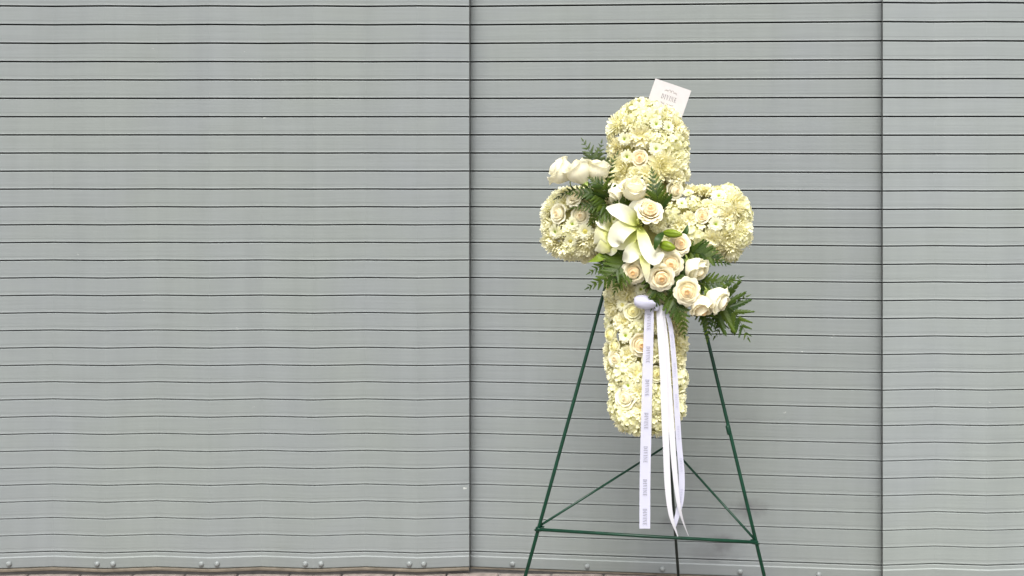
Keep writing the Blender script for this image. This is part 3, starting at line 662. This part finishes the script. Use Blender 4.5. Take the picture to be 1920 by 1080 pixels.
lily((1206, 462, .175), [
  (((1206, 459, .18), (1192, 468, .218), (1180, 480, .228), (1168, 489, .21)), (8, 23, 28, 20, 3), (-.2, -.2, 1), .16, 'lily'),
  (((1203, 464, .175), (1208, 484, .240), (1212, 505, .252), (1213, 529, .240)), (7, 14, 15, 11, 2), (0, -.1, 1), .22, 'lily_back'),
  (((1208, 462, .175), (1220, 470, .20), (1232, 476, .205), (1246, 484, .19)), (8, 18, 20, 14, 3), (.2, -.2, 1), .14, 'lily'),
  (((1204, 465, .17), (1198, 480, .195), (1190, 492, .20)), (8, 18, 17, 4), (-.1, -.3, 1), .14, 'lily')],
  'lower white lily with one long narrow petal hanging between two roses', False)
def bud(p0, p1, wpx, label):
    a, b_ = on(*p0), on(*p1); root = thing('lily_bud', a, label, 'flower bud', 'green lily buds')
    ax = (b_ - a); n = 12
    for k in range(3):
        m_ = MB()
        v = []; t = []
        q = ax.to_track_quat('Z', 'Y').to_matrix()
        for j in range(n):
            s = j / (n - 1); r = wpx * MM * .5 * (math.sin(math.pi * min(1, s * .93 + .05)) ** .62) * (1 - .12 * s)
            for i in range(8):
                an = (k + (i / 7 - .5) * 1.02) * 2 * math.pi / 3; rr = r * (1 - .22 * (abs(i / 7 - .5) * 2) ** 3)
                v.append(a + ax * s + q @ Vector((rr * math.cos(an), rr * math.sin(an), 0))); t.append(s * .5 + .5 * (1 - abs(i / 7 - .5) * 2))
        m_.add(v, [(j * 8 + i, j * 8 + i + 1, (j + 1) * 8 + i + 1, (j + 1) * 8 + i) for j in range(n - 1) for i in range(7)], t)
        part('sepal', m_, M['bud'], root)
bud((1244, 436, .21), (1279, 440, .232), 17, 'upper green lily bud pointing right above the small cream rose')
bud((1238, 458, .215), (1266, 466, .238), 21, 'lower plump green lily bud beside the dark narrow leaf')
def leaf(pts, ws, nrm, mat, label, cup=.15):
    root = thing('leaf', on(*pts[0]), label, 'leaf', 'single leaves in the spray'); b = MB(); blade(b, [on(*p) for p in pts], [w_ * MM for w_ in ws], dirv(*nrm), cup, 12, 5, 0.06); part('blade', b, M[mat], root)
leaf(((1243, 436, .215), (1234, 450, .235), (1226, 472, .228)), (4, 13, 14, 9, 1), (-.3, 0, 1), 'leaf', 'dark narrow lily leaf just left of the green buds')
leaf(((1142, 476, .16), (1124, 484, .19), (1103, 491, .17)), (6, 17, 16, 9, 1), (-.1, .4, 1), 'lime', 'bright lime green leaf tip under the left arm')
leaf(((1270, 452, .16), (1285, 436, .18), (1290, 421, .175)), (4, 11, 9, 1), (.2, .2, 1), 'leaf', 'small dark pointed leaf standing right of the upper lily bud')

# ------------------------------------------------------------------ ferns
def pinna_me(mat, seed, pairs=6):
    random.seed(seed); b = MB()
    def lf(x, y, ang, L, W):
        c, s = math.cos(ang), math.sin(ang); v = []; t = []
        for k, (p, w_) in enumerate(((0, .35), (.35, 1), (.7, .8), (1, .05))):
            for u in (-1, 1):
                X = p * L; Y = u * w_ * W * .5; v.append((x + X * c - Y * s, y + X * s + Y * c, .03 * p * p * -1 + .015 * abs(u) * (w_ > .5))); t.append(p)
        b.add(v, [(0, 1, 3, 2), (2, 3, 5, 4), (4, 5, 7, 6)], t)
    # a narrow lance whose edges are cut into forward-pointing teeth
    n = pairs * 2
    for sg in (-1, 1):
        for i in range(pairs):
            q0, q1 = i / pairs * .94, (i + 1) / pairs * .94; w0 = .165 * (1 - q0) ** .8 + .015; jit = random.uniform(.85, 1.12)
            b.add([(q0, 0, .012), (q1, 0, .012), (q1 + .055, sg * w0 * jit, -.02), (q0 + .075, sg * w0 * 1.02 * jit, -.018), (q0 + .015, sg * w0 * .42, 0)], [(0, 1, 2, 3, 4) if sg > 0 else (4, 3, 2, 1, 0)], [q0, q1, q1, q0, q0])
    lf(.90, 0, 0, .14, .06)
    return b.mesh('pinna', mat, False)
st = random.getstate(); PIN = [pinna_me(M['fern'], 60 + i) for i in range(3)]; PINP = [pinna_me(M['fern_pale'], 70)]; random.setstate(st)
def frond(pts, wpx, nrm, label, n=9, pale=False, wide=1.0, start=.12, taper=.85):
    P = [on(*p) for p in pts]; root = thing('fern_frond', P[0], label, 'fern', 'leatherleaf fern fronds in the spray')
    sp = catmull(P, 24); m_ = MB(); tube(m_, sp, list(np.linspace(.0016, .0005, 24)), 5); part('rachis', m_, M['fern_pale' if pale else 'fern'], root)
    N = dirv(*nrm); inv = root.matrix_basis.inverted()
    for i in range(n):
        q = start + (1 - start) * (i / n) ; s = q * 23; k = min(int(s), 22); p = sp[k].lerp(sp[k + 1], s - k); d = (sp[min(k + 2, 23)] - sp[max(k - 1, 0)]).normalized()
        side = d.cross(N).normalized(); nn = side.cross(d).normalized()
        for sg in (-1, 1):
            L = wpx * MM * .62 * (1 - q) ** taper * random.uniform(.9, 1.1) + .006; an = R(58 - 22 * q + random.uniform(-6, 6))
            x = (d * math.cos(an) + side * sg * math.sin(an) + nn * random.uniform(-.22, .12)).normalized(); zz_ = (nn + side * random.uniform(-.3, .3)).normalized(); y = zz_.cross(x).normalized(); zz_ = x.cross(y)
            mw = Matrix(((x.x, y.x, zz_.x, p.x), (x.y, y.y, zz_.y, p.y), (x.z, y.z, zz_.z, p.z), (0, 0, 0, 1))) @ Matrix.Diagonal((L, L * wide * random.uniform(.95, 1.25), L, 1))
            o = obj('pinna', random.choice(PINP if pale else PIN), root); o.matrix_basis = inv @ mw
    d = (sp[23] - sp[21]).normalized(); side = d.cross(N).normalized(); nn = side.cross(d); L = .014
    mw = Matrix(((d.x, side.x, nn.x, sp[22].x), (d.y, side.y, nn.y, sp[22].y), (d.z, side.z, nn.z, sp[22].z), (0, 0, 0, 1))) @ Matrix.Scale(L, 4)
    obj('pinna', (PINP if pale else PIN)[0], root).matrix_basis = inv @ mw
FR = [
 (((1122, 330, .10), (1112, 296, .12), (1092, 262, .10)), 52, (-.2, .2, 1), 'pale fern frond standing behind the three white roses, upper left', 9, True),
 (((1118, 325, .09), (1122, 296, .10), (1128, 266, .09)), 34, (.3, .2, 1), 'pale thin fern tip against the left edge of the column', 8, True),
 (((1138, 345, .17), (1143, 315, .19), (1157, 288, .185)), 26, (-.5, 0, 1), 'short dark fern tip lying on the left edge of the column', 8, False),
 (((1140, 376, .19), (1108, 362, .215), (1067, 363, .205)), 40, (0, .3, 1), 'fern frond reaching left over the left arm, upper of two', 11, False),
 (((1142, 384, .19), (1110, 385, .21), (1074, 390, .20)), 34, (0, .2, 1), 'fern frond reaching left over the left arm, lower of two', 10, False),
 (((1140, 375, .20), (1128, 350, .225), (1108, 336, .22)), 44, (-.1, .2, 1), 'broad dark fern frond directly under the innermost white rose', 9, False),
 (((1142, 384, .18), (1124, 400, .20), (1106, 420, .19)), 46, (-.2, 0, 1), 'dark fern frond hanging between the left arm and the lilies', 9, False),
 (((1110, 372, .15), (1075, 358, .16), (1042, 372, .14)), 30, (0, .5, .8), 'dark arching fern frond on the top edge of the left arm', 10, False),
 (((1180, 405, .175), (1170, 388, .20), (1160, 368, .205)), 50, (0, 0, 1), 'dark fern frond between the tall cream rose and the open lily', 9, False),
 (((1200, 408, .17), (1192, 393, .19), (1178, 378, .20)), 40, (0, 0, 1), 'dark fern frond under the tall cream rose, beside its stem', 8, False),
 (((1238, 405, .19), (1232, 365, .215), (1222, 317, .20)), 56, (.1, 0, 1), 'upright dark fern frond in front of the crossing, right of the tall cream rose', 12, False),
 (((1185, 478, .175), (1150, 512, .205), (1100, 541, .19)), 62, (0, .1, 1), 'long dark fern frond sweeping down left under the lilies', 12, False),
 (((1175, 480, .165), (1140, 492, .19), (1104, 512, .18)), 50, (0, .3, 1), 'dark fern frond beside the lime leaf under the left arm', 10, False),
 (((1190, 482, .18), (1170, 515, .205), (1152, 548, .195)), 52, (-.1, 0, 1), 'dark fern frond pointing down left of the lowest left rose', 10, False),
 (((1285, 470, .165), (1322, 478, .19), (1366, 495, .18)), 54, (0, .1, 1), 'fern frond just under the right arm', 12, False),
 (((1270, 480, .15), (1300, 470, .17), (1340, 470, .165)), 40, (0, .3, 1), 'short fern frond squeezed between the right arm and the small cream rose', 9, False),
 (((1295, 530, .17), (1345, 530, .19), (1390, 519, .18)), 44, (0, .2, 1), 'fern frond reaching right above the farthest right rose', 12, False),
 (((1325, 568, .15), (1372, 580, .16), (1405, 638, .15)), 104, (.1, 0, 1), 'largest fern frond fanning out at the lower right end of the spray', 10, False, .80),
 (((1320, 575, .14), (1365, 570, .15), (1402, 555, .15)), 40, (0, .2, 1), 'fern frond behind the farthest right rose pointing right', 9, False, .75),
 (((1250, 545, .19), (1275, 585, .205), (1284, 632, .19)), 48, (.1, 0, 1), 'drooping fern frond over the column beside the ribbon tails', 11, False),
 (((1312, 570, .15), (1328, 600, .17), (1326, 638, .16)), 40, (.1, 0, 1), 'fern frond drooping in front of the right easel leg', 10, False),
 (((1335, 580, .13), (1352, 605, .14), (1340, 632, .13)), 40, (.1, 0, 1), 'thin fern frond hanging right of the right easel leg', 9, False, .7),
 (((1225, 500, .185), (1232, 545, .21), (1222, 578, .20)), 54, (0, -.1, 1), 'dark fern frond pointing down to the satin bow', 10, False),
 (((1255, 500, .18), (1268, 535, .20), (1262, 575, .195)), 56, (0, 0, 1), 'dark fern frond in the gap left of the full blown rose', 10, False),
 (((1250, 500, .17), (1290, 515, .185), (1322, 545, .185)), 56, (0, 0, 1), 'dark fern frond filling between the lower right roses', 10, False),
 (((1215, 480, .165), (1225, 500, .18), (1212, 540, .185)), 50, (0, 0, 1), 'dark fern frond behind the hanging lily petal', 9, False),
 (((1190, 450, .15), (1150, 470, .165), (1128, 500, .165)), 50, (0, 0, 1), 'dark fern frond behind the half open lily', 9, False)]
for a in FR: frond(a[0], a[1], a[2], a[3], a[4] - 2, a[5], a[6] if len(a) > 6 else 1.0)

# ------------------------------------------------------------------ lettering built from strokes
def glyphs():
    def q(x0, y0, x1, y1): return [(x0, y0), (x1, y0), (x1, y1), (x0, y1)]
    g = {}
    g['I'] = (.30, [q(.08, 0, .22, 1), q(0, 0, .30, .045), q(0, .955, .30, 1)])
    d = [q(.08, 0, .22, 1), q(0, 0, .3, .045), q(0, .955, .3, 1)]
    o = []; i_ = []
    for k in range(9):
        a = math.pi / 2 - math.pi * k / 8; o.append((.30 + .46 * math.cos(a), .5 + .5 * math.sin(a))); i_.append((.30 + .31 * math.cos(a), .5 + .45 * math.sin(a)))
    for k in range(8): d.append([i_[k], o[k], o[k + 1], i_[k + 1]][::-1])
    g['D'] = (.78, d)
    g['V'] = (.80, [[(.06, 1), (.36, 0), (.44, 0), (.22, 1)], [(.64, 1), (.38, 0), (.43, 0), (.70, 1)], q(0, .955, .30, 1), q(.55, .955, .80, 1)])
    g['N'] = (.84, [q(.10, 0, .15, 1), q(.68, 0, .73, 1), [(.06, 1), (.64, 0), (.73, 0), (.20, 1)], q(0, 0, .25, .045), q(.58, .955, .84, 1), q(0, .955, .2, 1)])
    g['E'] = (.64, [q(.08, 0, .22, 1), q(0, 0, .60, .05), q(0, .95, .57, 1), q(.2, .475, .44, .52), q(.555, 0, .60, .24), q(.525, .78, .57, 1), q(.41, .38, .445, .62)])
    return g
G = glyphs()
def word(txt, gap=.24):
    x = 0; polys = []
    for ch in txt:
        w_, ps = G[ch]; polys += [[(px_ + x, py_) for px_, py_ in p] for p in ps]; x += w_ + gap
    W = x - gap
    return [[(px_ - W / 2, py_ - .5) for px_, py_ in p] for p in polys], W

# ------------------------------------------------------------------ card
c0, c1, c2 = on(1229, 147, .085), on(1296, 170, .085), on(1281, 219.5, .075)
ex = (c1 - c0); CW = ex.length; ex.normalize(); ey = (c1 - c2); ey -= ex * ey.dot(ex); CHh = 0.082; ey.normalize(); ez = ex.cross(ey)
cc = c0 + ex * CW / 2 - ey * CHh / 2
card = thing('gift_card', cc - ey * CHh / 2, 'small white printed card tucked behind the top of the cross', 'card')
b = MB(); 
def cp(x, y, z=0): return cc + ex * x + ey * y + ez * z
def slab(mb_, z0, z1, bend=.0):
    nx = 7; v = []
    for i in range(nx):
        x = (-.5 + i / (nx - 1)) * CW
        for y in (-CHh / 2, CHh / 2):
            for z in (z0, z1): v.append(cp(x, y, z - bend * (x / CW) ** 2 * 4))
    f = []
    for i in range(nx - 1):
        a = i * 4; f += [(a + 1, a + 5, a + 7, a + 3), (a, a + 2, a + 6, a + 4), (a, a + 4, a + 5, a + 1), (a + 2, a + 3, a + 7, a + 6)]
    f += [(0, 1, 3, 2), (nx * 4 - 4, nx * 4 - 2, nx * 4 - 1, nx * 4 - 3)]; mb_.add(v, f)
slab(b, -.0004, .0004); part('front_leaf', b, M['card'], card).data.polygons.foreach_set('use_smooth', [False] * len(b.f))
b = MB(); slab(b, -.0026, -.0018); part('back_leaf', b, M['card'], card)
b = MB(); polys, W = word('DIVINE'); s = 30 * MM / W; tx, ty = .0005 * 0 + (1254.5 - 1256) * MM, 0
tc_ = loc(on(1254, 184, .085)); tp = on(1254, 184, .083); ox, oy = (tp - cc).dot(ex), (tp - cc).dot(ey)
for p in polys: b.add([cp(ox + x * s, oy + y * s * 1.55, .0006) for x, y in p], [tuple(range(len(p)))])
part('lettering', b, M['ink'], card)
b = MB()
def stroke(pts, w_):
    P = [Vector((x, y, 0)) for x, y in pts]; P = catmull(P, 14)
    for i in range(13):
        d = (P[i + 1] - P[i]).normalized(); n_ = Vector((-d.y, d.x, 0)) * w_ * .5
        b.add([cp(ox + q.x, oy + q.y, .0006) for q in (P[i] - n_, P[i + 1] - n_, P[i + 1] + n_, P[i] + n_)], [(0, 1, 2, 3)])
u = MM
for sy in (1, -1):
    yb = sy * 11.5 * u
    for sx in (-1, 1):
        stroke([(0, yb + sy * 2 * u), (sx * 3 * u, yb + sy * 4.5 * u), (sx * 6 * u, yb + sy * 1.5 * u), (sx * 9.5 * u, yb + sy * .8 * u), (sx * 13 * u, yb - sy * 1.0 * u)], .75 * u)
        stroke([(sx * 5 * u, yb - sy * .4 * u), (sx * 8.5 * u, yb + sy * 2.4 * u), (sx * 12 * u, yb + sy * 1.2 * u)], .6 * u)
    stroke([(-1.6 * u, yb - sy * .5 * u), (0, yb + sy * 2.2 * u), (1.6 * u, yb - sy * .5 * u)], .7 * u)
part('ornament', b, M['ink_pale'], card)

# ------------------------------------------------------------------ satin bow and its tails
bow = thing('satin_bow', on(1222, 578, .17), 'white satin bow with four long tails, two of them printed, hanging down the cross', 'bow')
b = MB(); ctr = on(1210, 567, .195); nu, nv = 26, 13; v = []
for j_ in range(nv):
    ph = math.pi * j_ / (nv - 1)
    for i in range(nu):
        th = 2 * math.pi * i / nu; s_ = -math.cos(ph); r = math.sin(ph) ** .6 * (1 - .30 * max(0, s_))
        fold = 1 + .075 * math.sin(th * 5 + 2.5 * s_) * (.35 + .65 * max(0, s_)) 
        v.append(ctr + EA * (21 * MM * s_) + EB * (-.10 * 21 * MM * s_ + 13 * MM * r * math.sin(th) * fold) + EN * (15 * MM * r * math.cos(th) * fold))
f = [(j_ * nu + i, j_ * nu + (i + 1) % nu, (j_ + 1) * nu + (i + 1) % nu, (j_ + 1) * nu + i) for j_ in range(nv - 1) for i in range(nu)]
b.add(v, f); part('loop', b, M['satin'], bow)
b = MB(); k0 = on(1231, 574, .19); tube(b, [k0 + EB * .012, k0, k0 - EB * .012], [.007, .0085, .007], 10); part('knot', b, M['satin'], bow)
def tail(pts, ws, mat, nrm=(0, 0, 1), twist=None, texts=(), tw=None, ink='ribbon_ink', size=None, name='tail'):
    sp = [on(*p) for p in pts]; b_ = MB(); n = 60; blade(b_, sp, [w_ * MM for w_ in ws], dirv(*nrm), 0.03, n, 3, 0, 0, 0, twist)
    t = part(name, b_, M[mat], bow)
    t['_'] = 0; del t['_']
    # lettering: laid on the strip, reading down it
    V = b_.v; ys = [PY - (V[i * 3 + 1][2] - CAM_H) / V[i * 3 + 1][1] * F for i in range(n)]
    def on_strip(s_, u_):
        i = max(0, min(n - 2, int(s_))); q = s_ - i
        a = Vector(V[i * 3]).lerp(Vector(V[i * 3 + 3]), q); m2 = Vector(V[i * 3 + 1]).lerp(Vector(V[i * 3 + 4]), q); c = Vector(V[i * 3 + 2]).lerp(Vector(V[i * 3 + 5]), q)
        nn = (c - a).cross(Vector(V[i * 3 + 3]) - Vector(V[i * 3])).normalized()
        if nn.y > 0: nn = -nn
        if a.x > c.x: a, c = c, a
        p = a.lerp(c, .5 + u_ * .5) if True else m2
        return p + nn * .0012
    polys, W = word('DIVINE')
    for yc in texts:
        b2 = MB(); L = size[0]; H = size[1]
        for p in polys:
            vv = []
            for x, y in p:
                yy = yc + x / W * L; s_ = float(np.interp(yy, ys, range(n))); vv.append(on_strip(s_, y * 2 * H))
            b2.add(vv, [tuple(range(len(p)))])
        o = obj('lettering', b2.mesh('lettering', M[ink], False), t)
        o.matrix_parent_inverse = Matrix.Identity(4); o.matrix_basis = Matrix.Identity(4)
    return t
bpy.context.view_layer.update()
tail(((1217, 574, .185), (1217, 600, .186), (1214.5, 680, .182), (1212.5, 760, .178), (1211, 825, .172), (1209.5, 900, .166), (1209, 991, .158)), (15, 17, 18.5, 18.5, 19, 19, 19), 'satin', (.0, 0, 1), (0, 4, -4, 3, -2, 3, 0), (604, 665, 727, 789, 852, 914, 969), None, 'ribbon_ink', (31, .36))
tail(((1236, 572, .185), (1239, 620, .184), (1244, 700, .18), (1246, 770, .176), (1249, 840, .17), (1252, 910, .164), (1258, 965, .16), (1271, 1006, .155)), (11, 13, 13, 12, 11.5, 11, 8, 2.5), 'satin_white', (.1, 0, 1), (0, 6, -8, 4, 0, 6, 20, 45))
tail(((1240, 572, .18), (1247, 640, .18), (1254, 730, .175), (1259, 800, .17), (1264, 870, .166), (1271, 935, .162), (1279, 972, .158), (1291, 1005, .153)), (9, 12, 11, 10.5, 9.5, 8, 5, 2), 'satin_white', (-.1, 0, 1), (0, -8, 6, -4, 5, 15, 35, 50))
tail(((1246, 576, .175), (1257, 612, .178), (1264, 680, .174), (1268, 750, .17), (1273, 830, .162), (1278, 890, .156), (1276, 940, .15), (1264, 987, .145)), (6, 8, 10, 10, 10.5, 11, 10.5, 7), 'satin', (.3, 0, 1), (0, 10, -6, 8, -4, 0, 12, 8), (640, 694, 752, 812, 872, 930), None, 'ribbon_ink_pale', (26, .36))
